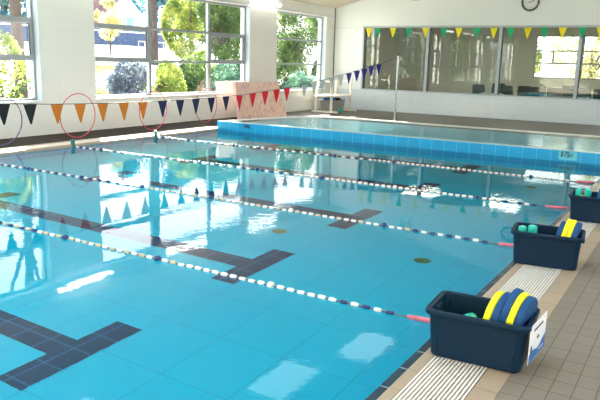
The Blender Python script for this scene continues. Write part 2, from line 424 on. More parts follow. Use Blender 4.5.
# water
def sheet(pts, z, cell=None):
    bm = B(); bm.faces.new([bm.verts.new((x, y, z)) for x, y in pts]); return bm
w = obj('pool_water', sheet([(XL, YN), (XR+0.002, YN), (XR+0.002, YB), (XL, YB)], ZW), M['water']); tag(w, 'still clear water surface of the main pool', kind='structure')
w = obj('shallow_pool_water', sheet([(x, y) for x, y in [(-8.66, YB+0.195)] + [(-0.1, YB+0.195)] + rim_in[2:]], TZ-0.015), M['water2']); tag(w, 'calm water surface of the raised shallow pool', kind='structure')

# walls
def ceil_z(x): return 3.44 + 0.25*(x+10.26) if x < -3.95 else 3.44+0.25*6.31 - 0.22*(x+3.95)
bm = ruled_wall(B(), 0, -10.60, -10.26, -5.2, YF+0.2, -0.3, 3.46, [(a, b, WZ0, WZ1) for a, b in LEFT_WINDOWS])
struct('wall_left', bm, M['wall'], 'white window wall beyond the pool')
bm = ruled_wall(B(), 0, 3.2, 3.4, -5.2, YF+0.2, -0.3, 3.5, [(a, b, 1.3, 3.0) for a, b in RIGHT_WINDOWS])
struct('wall_right', bm, M['wall'], 'white wall on the tub side of the hall')
# back wall: painted above, glossy tiles below the glass
BX0, BX1, BZ0, BZ1 = -9.15, 2.6, 0.70, 2.83
def gable(bm, y0, y1, zb):
    poly_extrude(bm, [(-10.26, zb), (3.2, zb), (3.2, 3.4), (-3.95, 5.0), (-10.26, 3.43)], 1, y0, y1)
bm = B(); gable(bm, YF, YF+0.18, BZ1)
box(bm, (-10.26, YF, BZ0), (BX0, YF+0.18, BZ1)); box(bm, (BX1, YF, BZ0), (3.2, YF+0.18, BZ1))
struct('wall_back', bm, M['wallback'], 'white painted end wall around the viewing window')
bm = B(); box(bm, (-10.26, YF, -0.3), (3.2, YF+0.18, BZ0)); struct('wall_back_dado', bm, M['walltile'], 'glossy white tiled wall below the viewing window')
bm = B(); gable(bm, -5.2, -5.0, -0.3); struct('wall_near', bm, M['olive'], 'plain end wall behind the camera')
T = 0.15
def roof_z(x): return 3.35 + (x+10.62)*0.2504 if x < -3.95 else 5.02 - (x+3.95)*0.2198
def roof_piece(bm, x0, x1, y0, y1, dz=0.0, th=T):
    poly_extrude(bm, [(x0, roof_z(x0)+dz), (x1, roof_z(x1)+dz), (x1, roof_z(x1)+dz+th), (x0, roof_z(x0)+dz+th)], 1, y0, y1)
bm = B()
for y0, y1 in ((-5.2, ADDED_SKY_Y[0]), (ADDED_SKY_Y[1], YF+0.2)):
    roof_piece(bm, -10.62, -3.95, y0, y1); roof_piece(bm, -3.95, 3.42, y0, y1)
for x0, x1 in ((-10.62, ADDED_SKY_X[0][0]), (ADDED_SKY_X[0][1], -3.95), (-3.95, ADDED_SKY_X[1][0]), (ADDED_SKY_X[1][1], 3.42)):
    roof_piece(bm, x0, x1, *ADDED_SKY_Y)
struct('ceiling', bm, M['ceiling'], 'tan sloping ceiling above the pool hall')
for i, (x0, x1) in enumerate(ADDED_SKY_X):  # glazing of the added skylights, out of view, brightening the pool floor
    w = empty('window_%d' % (11+i), (0, 0, 0)); w['kind'] = 'structure'
    bm = B(); roof_piece(bm, x0, x1, ADDED_SKY_Y[0], ADDED_SKY_Y[1], 0.06, 0.006); obj('pane', bm, M['glass'], w)
    bm = B()
    for k in range(6):
        yy = ADDED_SKY_Y[0] + (ADDED_SKY_Y[1]-ADDED_SKY_Y[0])*k/5; roof_piece(bm, x0, x1, yy-0.04, yy+0.04, 0.02, 0.12)
    obj('window_frame', bm, M['alu'], w)
bm = B(); box(bm, (-10.258, YF-0.02, 0.0), (-10.235, YF, 3.44)); struct('trim_3', bm, M['aludark'], 'thin dark corner joint')
bm = B(); box(bm, (-10.26, -5.0, 3.14), (-10.245, YF, 3.16)); struct('trim_4', bm, M['jamb'], 'thin bead above the windows')
# room behind the glass
bm = B(); box(bm, (-10.6, YF+0.18, -0.15), (3.4, 27.2, 0.0)); struct('viewing_room_floor', bm, M['carpet'], 'dark floor behind the viewing window')
bm = B(); box(bm, (-10.6, YF+0.18, 3.1), (3.4, 27.2, 3.25)); struct('viewing_room_ceiling', bm, M['ceiling'], 'ceiling behind the viewing window')
FW = [(-4.72, -3.14), (-3.02, -1.44), (-1.32, 0.26), (0.38, 1.96)]
bm = ruled_wall(B(), 1, 27.0, 27.2, -10.6, 3.4, 0, 3.1, [(a, b, 1.2, 2.80) for a, b in FW])
box(bm, (-10.6, YF+0.18, 0), (-10.4, 27.0, 3.1)); box(bm, (3.2, YF+0.18, 0), (3.4, 27.0, 3.1))
struct('viewing_room_wall', bm, M['olive'], 'olive grey walls behind the viewing window')

for x_ in (-7.5, -4.5, -1.5, 1.2):  # unseen lamps added to brighten the room behind the glass
    t = empty('added_fill_lamp', (x_, 23.2, 3.098)); tag(t, ['added unseen fill lamp on the viewing room ceiling, corner end', 'added unseen fill lamp on the viewing room ceiling before the clock', 'added unseen fill lamp on the viewing room ceiling near the far panes', 'added unseen fill lamp on the viewing room ceiling at the frame edge side'][(-7.5, -4.5, -1.5, 1.2).index(x_)], 'lamp', 'added fill lamps in the viewing room')
    obj('lamp_housing', box(B(), (-0.62, -0.62, -0.04), (0.62, 0.62, 0.0)), M['lampcase'], t); obj('lamp_diffuser', box(B(), (-0.58, -0.58, -0.05), (0.58, 0.58, -0.04)), M['lampfill'], t)
# windows ------------------------------------------------------------------
def pool_window(idx, y0, y1, mulls, sashes):
    w = empty('window_%d' % idx, (-10.45, y0, WZ0)); w['kind'] = 'structure'
    inv = Vector((10.45, -y0, -WZ0))
    def P(name, bm, mt):
        bmesh.ops.translate(bm, verts=bm.verts[:], vec=inv); return obj(name, bm, mt, w)
    f = 0.055; x0, x1 = -10.48, -10.42
    bm = B()
    box(bm, (x0, y0, WZ0), (x1, y1, WZ0+f)); box(bm, (x0, y0, WZ1-f), (x1, y1, WZ1)); box(bm, (x0, y0, WZ0+f), (x1, y0+f, WZ1-f)); box(bm, (x0, y1-f, WZ0+f), (x1, y1, WZ1-f))
    P('window_frame', bm, M['alu'])
    for ym in mulls: P('mullion', box(B(), (x0-0.01, ym-0.04, WZ0+f), (x1+0.01, ym+0.04, WZ1-f)), M['alu'])
    edges = [y0+f] + [v for ym in mulls for v in (ym-0.04, ym+0.04)] + [y1-f]
    cols = [(edges[i], edges[i+1]) for i in range(0, len(edges), 2)]
    for a, b in cols:
        for zt in (1.51, 2.28): P('transom', box(B(), (x0, a, zt-0.03), (x1, b, zt+0.03)), M['alu'])
    for ci in sashes:
        a, b = cols[ci]; za, zb = 1.54, 2.25; s = 0.05
        bm = B()
        for q in (((a, za), (b, za+s)), ((a, zb-s), (b, zb)), ((a, za+s), (a+s, zb-s)), ((b-s, za+s), (b, zb-s))):
            box(bm, (x0+0.015, q[0][0], q[0][1]), (x1+0.02, q[1][0], q[1][1]))
        P('opening_sash', bm, M['alu'])
        P('gasket', box(B(), (x0+0.02, b-s-0.012, za+s), (x1+0.005, b-s, zb-s)), M['aludark'])
    bm = B(); box(bm, (-10.453, y0+f, WZ0+f), (-10.447, y1-f, WZ1-f)); P('pane', bm, M['glass'])
    bm = B(); box(bm, (-10.42, y0, WZ0-0.02), (-10.235, y1, WZ0+0.012), bev=0.004); P('window_sill', bm, M['sill'])
    bm = B(); box(bm, (-10.42, y1-0.012, WZ0+0.012), (-10.262, y1-0.002, WZ1-0.002)); P('jamb_board', bm, M['jamb'])
pool_window(1, *LEFT_WINDOWS[0], [-1.5, 0.3], [])
pool_window(2, *LEFT_WINDOWS[1], [5.0, 7.2], [0, 2])
pool_window(3, *LEFT_WINDOWS[2], [12.11, 14.35], [0, 2])
pool_window(4, *LEFT_WINDOWS[3], [], [])
def back_window():
    w = empty('window_5', (BX0, YF+0.06, BZ0)); w['kind'] = 'structure'; inv = Vector((-BX0, -(YF+0.06), -BZ0))
    def P(name, bm, mt):
        bmesh.ops.translate(bm, verts=bm.verts[:], vec=inv); return obj(name, bm, mt, w)
    f = 0.05; y0, y1 = YF-0.02, YF+0.10
    bm = B(); box(bm, (BX0, y0, BZ0), (BX1, y1, BZ0+0.035)); box(bm, (BX0, y0, BZ1-f), (BX1, y1, BZ1)); box(bm, (BX0, y0, BZ0), (BX0+f, y1, BZ1)); box(bm, (BX1-f, y0, BZ0), (BX1, y1, BZ1))
    P('window_frame', bm, M['jamb'])
    for k, xm in enumerate((-6.8, -4.47, -2.16, 0.15)):
        P('mullion', box(B(), (xm-0.055, y0, BZ0+0.035), (xm+0.035, y1, BZ1-f)), M['jamb'])
        P('gasket', box(B(), (xm+0.035, y0+0.02, BZ0+0.035), (xm+0.06, y1, BZ1-f)), M['aludark'])
    P('gasket', box(B(), (BX0+f, y0+0.02, BZ0+0.035), (BX0+f+0.05, y1, BZ1-f)), M['aludark'])
    P('pane', box(B(), (BX0+f, YF+0.055, BZ0+0.03), (BX1-f, YF+0.063, BZ1-f)), M['glassback'])
back_window()
for i, (a, b) in enumerate(FW):
    w = empty('window_%d' % (6+i), (a, 27.05, 1.2)); w['kind'] = 'structure'; inv = Vector((-a, -27.05, -1.2))
    bm = B(); f = 0.05
    box(bm, (a, 27.02, 1.2), (b, 27.08, 1.25)); box(bm, (a, 27.02, 2.75), (b, 27.08, 2.8)); box(bm, (a, 27.02, 1.25), (a+f, 27.08, 2.75)); box(bm, (b-f, 27.02, 1.25), (b, 27.08, 2.75))
    box(bm, (a+f, 27.02, 1.74), (b-f, 27.08, 1.80)); box(bm, (a+f, 27.02, 2.2), (b-f, 27.08, 2.25)); box(bm, (a+0.65, 27.02, 1.80), (a+0.71, 27.08, 2.2))
    bmesh.ops.translate(bm, verts=bm.verts[:], vec=inv); obj('window_frame', bm, M['alu'], w)
    bm = B(); box(bm, (a+f, 27.045, 1.25), (b-f, 27.05, 2.75)); bmesh.ops.translate(bm, verts=bm.verts[:], vec=inv); obj('pane', bm, M['glass'], w)

# ------------------------------------------------------------------ lamps
def batten(y, lab):
    t = empty('wall_lamp', (-10.26, y, 3.24)); tag(t, lab, 'lamp', 'fluorescent battens above the windows')
    obj('lamp_housing', box(B(), (0.0, -0.78, -0.05), (0.06, 0.78, 0.05), bev=0.006), M['lampcase'], t)
    obj('lamp_diffuser', box(B(), (0.06, -0.76, -0.045), (0.13, 0.76, 0.04), bev=0.012), M['lamp'], t)
for y, lab in ((16.68, 'lit white tube lamp above the pier between the last two windows'), (13.1, 'lit white tube lamp seen mirrored in the pool below the middle window'),
               (9.72, 'lit white tube lamp over the plain pier'), (6.45, 'lit tube lamp above the window beside the plain pier'), (3.2, 'lit tube lamp high on the window wall nearest the camera end')):
    batten(y, lab)
def highbay(x, y, lab):
    z = ceil_z(x)
    t = empty('ceiling_lamp', (x, y, z)); tag(t, lab, 'lamp', 'high bay lamps under the ceiling')
    obj('lamp_housing', box(B(), (-0.44, -0.78, -0.16), (0.44, 0.78, -0.06), bev=0.01), M['lampcase'], t)
    obj('lamp_diffuser', box(B(), (-0.40, -0.74, -0.18), (0.40, 0.74, -0.16)), M['lampsoft'], t)
    for s in (-1, 1): obj('bracket', tube(B(), [(0, 0.4*s, 0.02), (0, 0.4*s, -0.08)], 0.012, 6), M['steel'], t)
highbay(-4.75, 13.0, 'wide ceiling lamp mirrored in the water beside the nearest tub'); highbay(-5.3, 10.4, 'wide ceiling lamp mirrored at the bottom edge of the pool')

# ------------------------------------------------------------------ lane ropes
def bead_mesh(name, L, rad, n=12):
    bm = B(); tube(bm, [(-L/2, 0, 0), (-L/2+0.006, 0, 0), (-L*0.2, 0, 0), (L*0.2, 0, 0), (L/2-0.006, 0, 0), (L/2, 0, 0)], [rad*0.7, rad*0.92, rad, rad, rad*0.92, rad*0.7], n)
    me = bpy.data.meshes.new(name); bm.to_mesh(me); bm.free()
    for f in me.polygons: f.use_smooth = True
    return me
meshes = {}
for k, mt in (('w', 'bead'), ('b', 'beadblue'), ('c', 'beadcream')):
    meshes[k] = bead_mesh('rope_float', 0.056, 0.017); meshes[k].materials.append(M[mt])
    meshes['D'+k] = bead_mesh('rope_disc', 0.045, 0.030, 16); meshes['D'+k].materials.append(M[mt])
def lane_rope(y, lab, first, pat):
    root = empty('lane_rope', (XL, y, ZW+0.004)); tag(root, lab, 'lane rope', 'floating lane ropes')
    x0, x1 = 0.03, XR-XL
    obj('cable', tube(B(), [(x0, 0, 0), (x1*0.5, 0, 0), (x1, 0, 0)], 0.006, 6), M['cable'], root)
    obj('sleeve', tube(B(), [(x1-0.27, 0, 0.004), (x1-0.23, 0, 0.006), (x1-0.1, 0, 0.01), (x1-0.01, 0, 0.016)], [0.014, 0.018, 0.018, 0.015], 10), M['sleeve'], root, True)
    bm = B(); tube(bm, [(x1-0.02, 0, 0.016), (x1+0.04, 0, 0.05), (x1+0.07, 0, 0.05)], 0.008, 6); obj('hook', bm, M['steel'], root)
    bm = B(); box(bm, (-0.03, -0.025, 0.0), (0.03, 0.025, 0.13), bev=0.006); tube(bm, [(-0.02, 0, 0.10), (0.05, 0, 0.02)], 0.01, 6); obj('anchor', bm, M['anchor'], root)
    x = 0.12; i = 0; s = 0.087
    while x < x1-0.33:
        xr = x1 - x
        if i % 13 == first: k = 'Dw' if pat(x, i) == 'w' and 1.2 < xr < 3.0 else 'Db'
        else: k = pat(x, i)
        o = bpy.data.objects.new('disc_float' if k[0] == 'D' else 'float', meshes[k]); C.objects.link(o); o.parent = root; o.location = (x, 0, R.uniform(-0.002, 0.004)); o.rotation_euler = (0, R.uniform(-0.05, 0.05), R.uniform(-0.05, 0.05))
        x += s; i += 1
L = XR - XL
def pat1(x, i):
    xr = L-x
    if xr < 0.75: return 'b' if i % 2 else 'w'
    if xr < 2.3: return 'w'
    if xr < 4.0: return 'c' if i % 2 else 'w'
    return 'b' if i % 2 else 'c'
def pat2(x, i):
    xr = L-x
    if xr < 1.1: return 'b' if i % 2 else 'w'
    if xr < 3.6: return 'w' if i % 3 else 'c'
    if xr < 5.0: return 'w' if i % 2 else 'c'
    return 'b' if i % 2 else 'w'
def pat3(x, i):
    xr = L-x
    if xr < 0.9: return 'b' if i % 2 else 'w'
    if xr < 3.8: return 'w'
    return 'b' if i % 2 else 'w'
def pat4(x, i):
    xr = L-x
    if xr < 3.6: return 'w'
    return 'b' if i % 2 else 'w'
lane_rope(3.93, 'lane rope ending in a red sleeve behind the nearest tub', 4, pat1)
lane_rope(6.15, 'lane rope ending beside the tub with two teal floats', 3, pat2)
lane_rope(8.24, 'lane rope ending just beyond the third tub at the frame edge', 7, pat3)
lane_rope(10.40, 'lane rope closest to the raised bulkhead', 9, pat4)
# floor inlets
for x, y, lab in ((-1.0, 5.99, 'round olive floor inlet near the second tub'), (-2.69, 6.02, 'round olive floor inlet beyond the middle lane line'), (-0.94, 10.35, 'round olive floor inlet near the bulkhead')):
    bm = B(); tube(bm, [(0, 0, -0.004), (0, 0, 0.008)], 0.085, 20); tube(bm, [(0, 0, 0.006), (0, 0, 0.014)], 0.045, 16)
    o = obj('floor_inlet', bm, mat('olive inlet cover', (128, 118, 60), 0.5) if 'olive inlet cover' not in bpy.data.materials else bpy.data.materials['olive inlet cover'])
    o.location = (x, y, -DEPTH); tag(o, lab, 'inlet', 'round floor inlets')

# ------------------------------------------------------------------ depth numbers on the bulkhead
def depth_text(body, x, z, size, lab):
    cu = bpy.data.curves.new('depth_mark', 'FONT'); cu.body = body; cu.size = size; cu.extrude = 0.0015; cu.align_x = 'CENTER'; cu.align_y = 'CENTER'; cu.offset = 0.0035
    o = bpy.data.objects.new('tmp', cu); C.objects.link(o)
    dg = bpy.context.evaluated_depsgraph_get(); me = bpy.data.meshes.new_from_object(o.evaluated_get(dg)); bpy.data.objects.remove(o)
    me.materials.clear(); me.materials.append(M['ink2'])
    ob = bpy.data.objects.new('depth_mark', me); C.objects.link(ob)
    ob.location = (x, YB-0.004, z); ob.rotation_euler = (PI/2, 0, 0); ob.scale = (0.62, 1, 1)
    ob.parent = bulk; return ob
M['ink2'] = mat('navy numerals', (16, 20, 70), 0.4)
depth_text('0\u00b775m', -0.83, 0.092, 0.135, '')
depth_text('1\u00b700m', -7.84, 0.095, 0.125, '')
bm = B(); box(bm, (-0.97, YB-0.003, 0.0), (-0.66, YB-0.0005, 0.15)); obj('number_tile', bm, M['rim2'] if 'rim2' in M else mat('pale number tile', (96, 200, 216), 0.3), bulk)
# ------------------------------------------------------------------ tubs and their contents
def rrect(hx, hy, r, n=5):
    pts = []
    for cx, cy, a0 in ((hx-r, hy-r, 0), (-hx+r, hy-r, PI/2), (-hx+r, -hy+r, PI), (hx-r, -hy+r, 1.5*PI)):
        for k in range(n+1):
            a = a0 + PI/2*k/n; pts.append((cx+r*math.cos(a), cy+r*math.sin(a)))
    return pts
def loft(bm, loops, cap_first=True, cap_last=True, mi=0):
    rs = [[bm.verts.new((x, y, z)) for x, y in pts] for pts, z in loops]
    n = len(rs[0])
    for a, b in zip(rs, rs[1:]):
        for k in range(n): bm.faces.new((a[k], a[(k+1) % n], b[(k+1) % n], b[k])).material_index = mi
    if cap_first: bm.faces.new(list(reversed(rs[0])))
    if cap_last: bm.faces.new(rs[-1])
def make_tub(loc, rz, lab):
    t = empty('storage_tub', loc, rz); tag(t, lab, 'tub', 'navy storage tubs on the drain grating')
    bm = B()
    loft(bm, [(rrect(0.240, 0.145, 0.04), 0.004), (rrect(0.246, 0.151, 0.04), 0.012), (rrect(0.262, 0.166, 0.04), 0.24), (rrect(0.262, 0.166, 0.04), 0.262), (rrect(0.256, 0.160, 0.036), 0.262), (rrect(0.238, 0.143, 0.036), 0.016)])
    obj('tub_body', bm, M['navy'], t, False)
    bm = B()
    loft(bm, [(rrect(0.263, 0.167, 0.04), 0.238), (rrect(0.280, 0.184, 0.045), 0.240), (rrect(0.284, 0.188, 0.048), 0.246), (rrect(0.284, 0.188, 0.048), 0.262), (rrect(0.280, 0.184, 0.045), 0.268), (rrect(0.262, 0.166, 0.04), 0.268), (rrect(0.257, 0.161, 0.036), 0.262)], False, False)
    obj('tub_rim', bm, M['navy'], t, False)
    for sx in (-1, 1):
        bm = B(); box(bm, (sx*0.262-0.012, -0.055, 0.205), (sx*0.262+0.022, 0.055, 0.24), bev=0.006); obj('handle', bm, M['navy'], t)
        for sy in (-1, 1):
            bm = B(); tube(bm, [(sx*0.205, sy*0.147, 0.015), (sx*0.219, sy*0.162, 0.238)], 0.010, 8); obj('corner_rib', bm, M['navy'], t)
    t.scale = (1.0, 1.0, 1.05)
    return t
tub1 = make_tub((0.268, 3.54, 0.001), math.radians(3.5), 'navy tub with a white notice on its end, nearest on the grating')
tub2 = make_tub((0.198, 5.66, 0.001), math.radians(7), 'middle navy tub with two upright teal floats at its pool end')
tub3 = make_tub((0.315, 7.64, 0.001), math.radians(4), 'navy tub cut by the frame edge, farthest along the grating')
def kickboard(mt, thick, L_, lab, loc, rz, lean, dy=0.0, group='foam kickboards standing in the tubs'):
    """board with a rounded top standing on its square end; thickness runs along x"""
    pts = []; hw = 0.130; rd = hw
    pts += [(-hw, 0.0), (hw, 0.0), (hw, L_-rd)]
    for k in range(1, 16):
        a = PI*k/16; pts.append((hw*math.cos(a), L_-rd+rd*math.sin(a)))
    pts.append((-hw, L_-rd))
    bm = B(); poly_extrude(bm, pts, 0, -thick/2, thick/2)
    es = [e for e in bm.edges if abs(e.verts[0].co.x-e.verts[1].co.x) < 1e-6]
    bmesh.ops.bevel(bm, geom=es, offset=0.008, segments=3, affect='EDGES', profile=0.5)
    o = obj('kickboard', bm, mt, None, False)
    o.location = loc; o.rotation_euler = (0, lean, rz); tag(o, lab, 'kickboard', group); return o
def local(tub, v):
    return Matrix.Translation(tub.location) @ Matrix.Rotation(tub.rotation_euler.z, 4, 'Z') @ Vector(v)
def boards(tub, rows, rz):
    for mt, x, th, Lk, yy, lab in rows:
        kickboard(M[mt], th, Lk, lab, local(tub, (x + (0.014 if tub is tub1 else 0.0), yy, 0.024)), rz, 0.17)
boards(tub1, [
    ('yellow', 0.012, 0.036, 0.375, 0.0, 'yellow kickboard leaning first in the nearest tub, beside the teal float'),
    ('blueboard', 0.053, 0.040, 0.375, 0.0, 'blue kickboard between the first yellow board and the taller blue one'),
    ('blueboard', 0.095, 0.038, 0.405, 0.005, 'tallest blue kickboard in the middle of the nearest tub row'),
    ('yellow', 0.133, 0.035, 0.39, 0.0, 'yellow kickboard behind the end blue board in the nearest tub'),
    ('blueboard', 0.172, 0.039, 0.375, -0.002, 'blue kickboard showing its full face beside the white notice')], math.radians(-6))
boards(tub2, [
    ('blueboard', 0.055, 0.040, 0.35, 0.0, 'blue kickboard next to the empty part of the middle tub'),
    ('yellow', 0.093, 0.034, 0.375, 0.0, 'yellow kickboard on the pool side of the yellow pair, middle tub'),
    ('yellow', 0.129, 0.036, 0.37, 0.004, 'yellow kickboard on the deck side of the yellow pair, middle tub'),
    ('blueboard', 0.169, 0.042, 0.355, 0.0, 'blue kickboard at the deck end of the middle tub')], math.radians(1))
boards(tub3, [('blueboard', -0.030, 0.04, 0.345, 0.0, 'blue kickboard at the frame edge in the third tub')], math.radians(4))
def foam_float(mt, pts, r, lab, disc=True, group='foam floats in the tubs'):
    pts = [Vector(q) for q in pts]; d = (pts[1]-pts[0]).normalized()
    base = empty('foam_float', pts[0]); tag(base, lab, 'float', group)
    P = [q-pts[0] for q in pts]; Ln = (P[1]).length
    bm = B(); tube(bm, [d*0.0, d*0.006, d*0.03, d*(Ln*0.5), d*(Ln-0.03), d*(Ln-0.006), d*Ln], [r*0.8, r*0.95, r, r*1.0, r, r*0.95, r*0.8], 18)
    obj('foam_body', bm, mt, base, True)
    if disc:
        bm = B(); tube(bm, [d*Ln, d*(Ln+0.003)], r*0.55, 14); obj('end_cap', bm, M['tealight'], base)
M['tealight'] = mat('pale teal print', (120, 216, 200), 0.5)
foam_float(M['teal'], (local(tub1, (-0.165, 0.05, 0.13)), local(tub1, (-0.035, -0.075, 0.238))), 0.034, 'teal foam float leaning on the yellow board in the nearest tub')
foam_float(M['teal'], (local(tub1, (-0.20, 0.11, 0.035)), local(tub1, (-0.06, 0.11, 0.15))), 0.028, 'teal foam float lying behind the other one in the nearest tub', False)
foam_float(M['orange'], (local(tub1, (-0.19, -0.06, 0.035)), local(tub1, (-0.15, -0.09, 0.235))), 0.018, 'small orange foam float sunk in the nearest tub', False)
foam_float(M['teal'], (local(tub2, (-0.20, -0.055, 0.025)), local(tub2, (-0.20, -0.055, 0.30))), 0.036, 'upright teal foam float in the pool corner of the middle tub')
foam_float(M['teal'], (local(tub2, (-0.122, -0.05, 0.025)), local(tub2, (-0.122, -0.05, 0.315))), 0.038, 'taller upright teal foam float closer to the boards, middle tub')
foam_float(M['teal'], (local(tub3, (-0.190, -0.05, 0.025)), local(tub3, (-0.190, -0.05, 0.335))), 0.034, 'upright teal foam float in the pool corner of the third tub')
foam_float(M['pink'], (local(tub3, (-0.14, 0.0, 0.025)), local(tub3, (-0.14, 0.0, 0.315))), 0.022, 'thin pink foam float between two teal ones')
foam_float(M['teal'], (local(tub3, (-0.100, -0.055, 0.025)), local(tub3, (-0.100, -0.055, 0.34))), 0.036, 'upright teal foam float beside the blue board at the frame edge')
foam_float(M['yellow'], (local(tub3, (-0.155, -0.085, 0.025)), local(tub3, (-0.155, -0.085, 0.27))), 0.022, 'short yellow foam float low in the third tub', False)
# notice hung on the end of the nearest tub
def notice(tub):
    s = empty('notice', local(tub, (0.298, 0.01, 0.17)), tub.rotation_euler.z-0.12); tag(s, 'white laminated notice with a blue wave, hung on the nearest tub end', 'notice')
    hy, z0, z1 = 0.155, -0.105, 0.105
    bm = B(); box(bm, (0.0, -hy, z0), (0.003, hy, z1)); obj('sheet', bm, M['paper'], s)
    xx = (0.0032, 0.0045)
    wave = [(-hy+0.004, z0+0.004), (hy-0.004, z0+0.004), (hy-0.004, z0+0.085), (0.09, z0+0.07), (0.04, z0+0.05), (-0.01, z0+0.045), (-0.06, z0+0.06), (-0.11, z0+0.062), (-hy+0.004, z0+0.05)]
    bm = B(); poly_extrude(bm, wave, 0, *xx); obj('blue_wave', bm, M['signblue'], s)
    bm = B()
    for i in range(9):
        y = -0.085+i*0.019; box(bm, (xx[0], y, 0.060+0.002*(i % 2)), (xx[1], y+0.014, 0.073))
    obj('title_print', bm, M['ink'], s)
    bm = B()
    for i in range(3): box(bm, (xx[0], -0.02+i*0.013, 0.0), (xx[1], -0.008+i*0.013, 0.014+0.004*(i % 2)))
    obj('middle_print', bm, M['ink'], s)
    bm = B(); poly_extrude(bm, [(-0.13, -0.05), (-0.118, -0.062), (-0.106, -0.05), (-0.106, -0.012), (-0.13, -0.012)], 0, *xx); obj('crest_print', bm, M['ink'], s)
    bm = B()
    for i in range(8): box(bm, (xx[1]+0.0002, 0.03+i*0.012, z0+0.026), (xx[1]+0.0012, 0.038+i*0.012, z0+0.032))
    obj('small_print', bm, M['paper'], s)
notice(tub1)

# ------------------------------------------------------------------ bunting
def pennant_bm(a, w, h, d=(0, 1, 0), back=0.0):
    """triangle of cloth with a hem, hanging from a (top centre), width along d"""
    d = Vector(d).normalized(); nrm = Vector((d.y, -d.x, 0))*0.002; a = Vector(a)
    bm = B()
    pts = [a-d*w/2, a+d*w/2, a+d*w*0.05+Vector((0, 0, -h)), a-d*w*0.05+Vector((0, 0, -h))]
    A = [bm.verts.new(p+nrm) for p in pts]; Bq = [bm.verts.new(p-nrm) for p in pts]
    bm.faces.new(A); bm.faces.new(list(reversed(Bq)))
    for i in range(4): bm.faces.new((A[i], Bq[i], Bq[(i+1) % 4], A[(i+1) % 4]))
    return bm
FL = [(-6.65,4.6,0.99),(-6.65,5.03,0.975),(-6.65,5.46,0.96),(-6.65,5.87,0.94),(-6.65,6.31,0.92),(-6.65,6.72,0.91),(-6.65,7.15,0.9),(-6.65,7.58,0.89),(-6.65,8.0,0.89),(-6.65,8.46,0.89),(-6.65,8.9,0.89),(-6.65,9.32,0.9),(-6.65,9.76,0.9),(-6.65,10.2,0.91),(-6.65,10.63,0.92),(-6.64,11.06,0.95),(-6.59,11.43,0.98),(-6.54,11.78,1.01),(-6.5,12.12,1.04),(-6.41,12.69,1.11),(-6.36,13.02,1.16),(-6.31,13.32,1.2),(-6.26,13.67,1.25),(-6.21,14.01,1.31),(-6.16,14.32,1.36),(-6.09,14.59,1.42),(-6.01,14.83,1.47),(-5.94,15.06,1.53),(-5.86,15.32,1.58)]
COLS = ['black']*4 + ['forange']*5 + ['fnavy']*5 + ['fred']*5 + ['fgrey']*5 + ['fpurple']*5
bt = empty('bunting', (-5.66, 15.98, 1.78)); tag(bt, 'long pennant bunting in black, orange, navy, red, grey and purple tied to the pole', 'bunting')
off = -Vector(bt.location)
pts = [(-6.65, -4.98, 1.5), (-6.65, 1.5, 1.12)] + FL + [(-5.66, 15.98, 1.77)]
obj('cord', tube(B(), [Vector(p)+off for p in pts], 0.006, 6), M['cord'], bt)
for i, (p, c) in enumerate(zip(FL, COLS)):
    q = FL[min(i+1, len(FL)-1)]; p0 = FL[max(i-1, 0)]
    d = Vector((q[0]-p0[0], q[1]-p0[1], 0))
    h = 0.27 if p[1] < 13 else 0.25
    obj('pennant', pennant_bm(Vector(p)+off+Vector((0, 0, -0.004)), 0.215, h, d), M[c], bt)
# purple group sits a little taller against the wall
bt2 = empty('bunting', (-9.6, 19.1, 2.66)); tag(bt2, 'green and yellow pennant bunting high in front of the viewing window', 'bunting')
obj('cord', tube(B(), [(-0.65, 0, 0.02), (0, 0, 0), (6, 0, -0.01), (12.8, 0, 0.02)], 0.005, 6), M['cordlight'], bt2)
GX = [-7.99, -7.69, -7.19, -6.68, -6.15, -5.6, -5.15, -4.63, -4.15, -3.69, -3.23, -2.79, -2.33, -1.84, -1.4, -0.95, -0.5, 0.0]
GC = ['fyellow', 'fgreen', 'fyellow', 'fgreen', 'fyellow', 'fgreen', 'fyellow', 'fgreen', 'fyellow', 'fgreen', 'fyellow', 'fgreen', 'fyellow', 'fgreen', 'fyellow', 'fgreen', 'fyellow', 'fgreen']
for x, c in zip(GX, GC):
    obj('pennant', pennant_bm((x+9.6, 0, -0.006), 0.215, 0.28, (1, 0, 0)), M[c], bt2)
# pole
pl = empty('bunting_pole', (-5.66, 16.02, TZ-0.005)); tag(pl, 'slim steel pole standing on the shallow pool rim', 'pole')
pl.location.z = 0.0
obj('pole', tube(B(), [(0, 0, 0.0), (0, 0, 1.8)], 0.022, 10), M['steel'], pl); obj('base_plate', tube(B(), [(0, 0, 0), (0, 0, 0.015)], 0.07, 16), M['steel'], pl)
obj('top_ring', tube(B(), [(0.03*math.cos(a*PI/4), 0, 1.81+0.03*math.sin(a*PI/4)) for a in range(8)], 0.005, 6, closed=True), M['steel'], pl)

# ------------------------------------------------------------------ hoops leaning on the window wall
def hoop(xc, yc, dia, mt, lab):
    r = dia/2; t = empty('hula_hoop', (xc, yc, 0.0)); tag(t, lab, 'hoop', 'hula hoops standing along the window side deck')
    pts = [(0.02*math.cos(2*PI*k/48), r*math.sin(2*PI*k/48), r+0.011+r*math.cos(2*PI*k/48)) for k in range(48)]
    obj('ring', tube(B(), pts, 0.010, 8, closed=True), M[mt], t, True)
hoop(-9.36, 7.28, 0.86, 'hooppurple', 'purple hoop standing on the deck at the frame edge')
hoop(-9.36, 8.98, 0.86, 'hoopred', 'red hoop standing on the deck before the plain pier')
hoop(-9.36, 11.08, 0.86, 'hoopred', 'red hoop standing on the deck below the middle window')
hoop(-9.70, 13.35, 0.86, 'hoopred', 'red hoop standing beside the speckled mat')

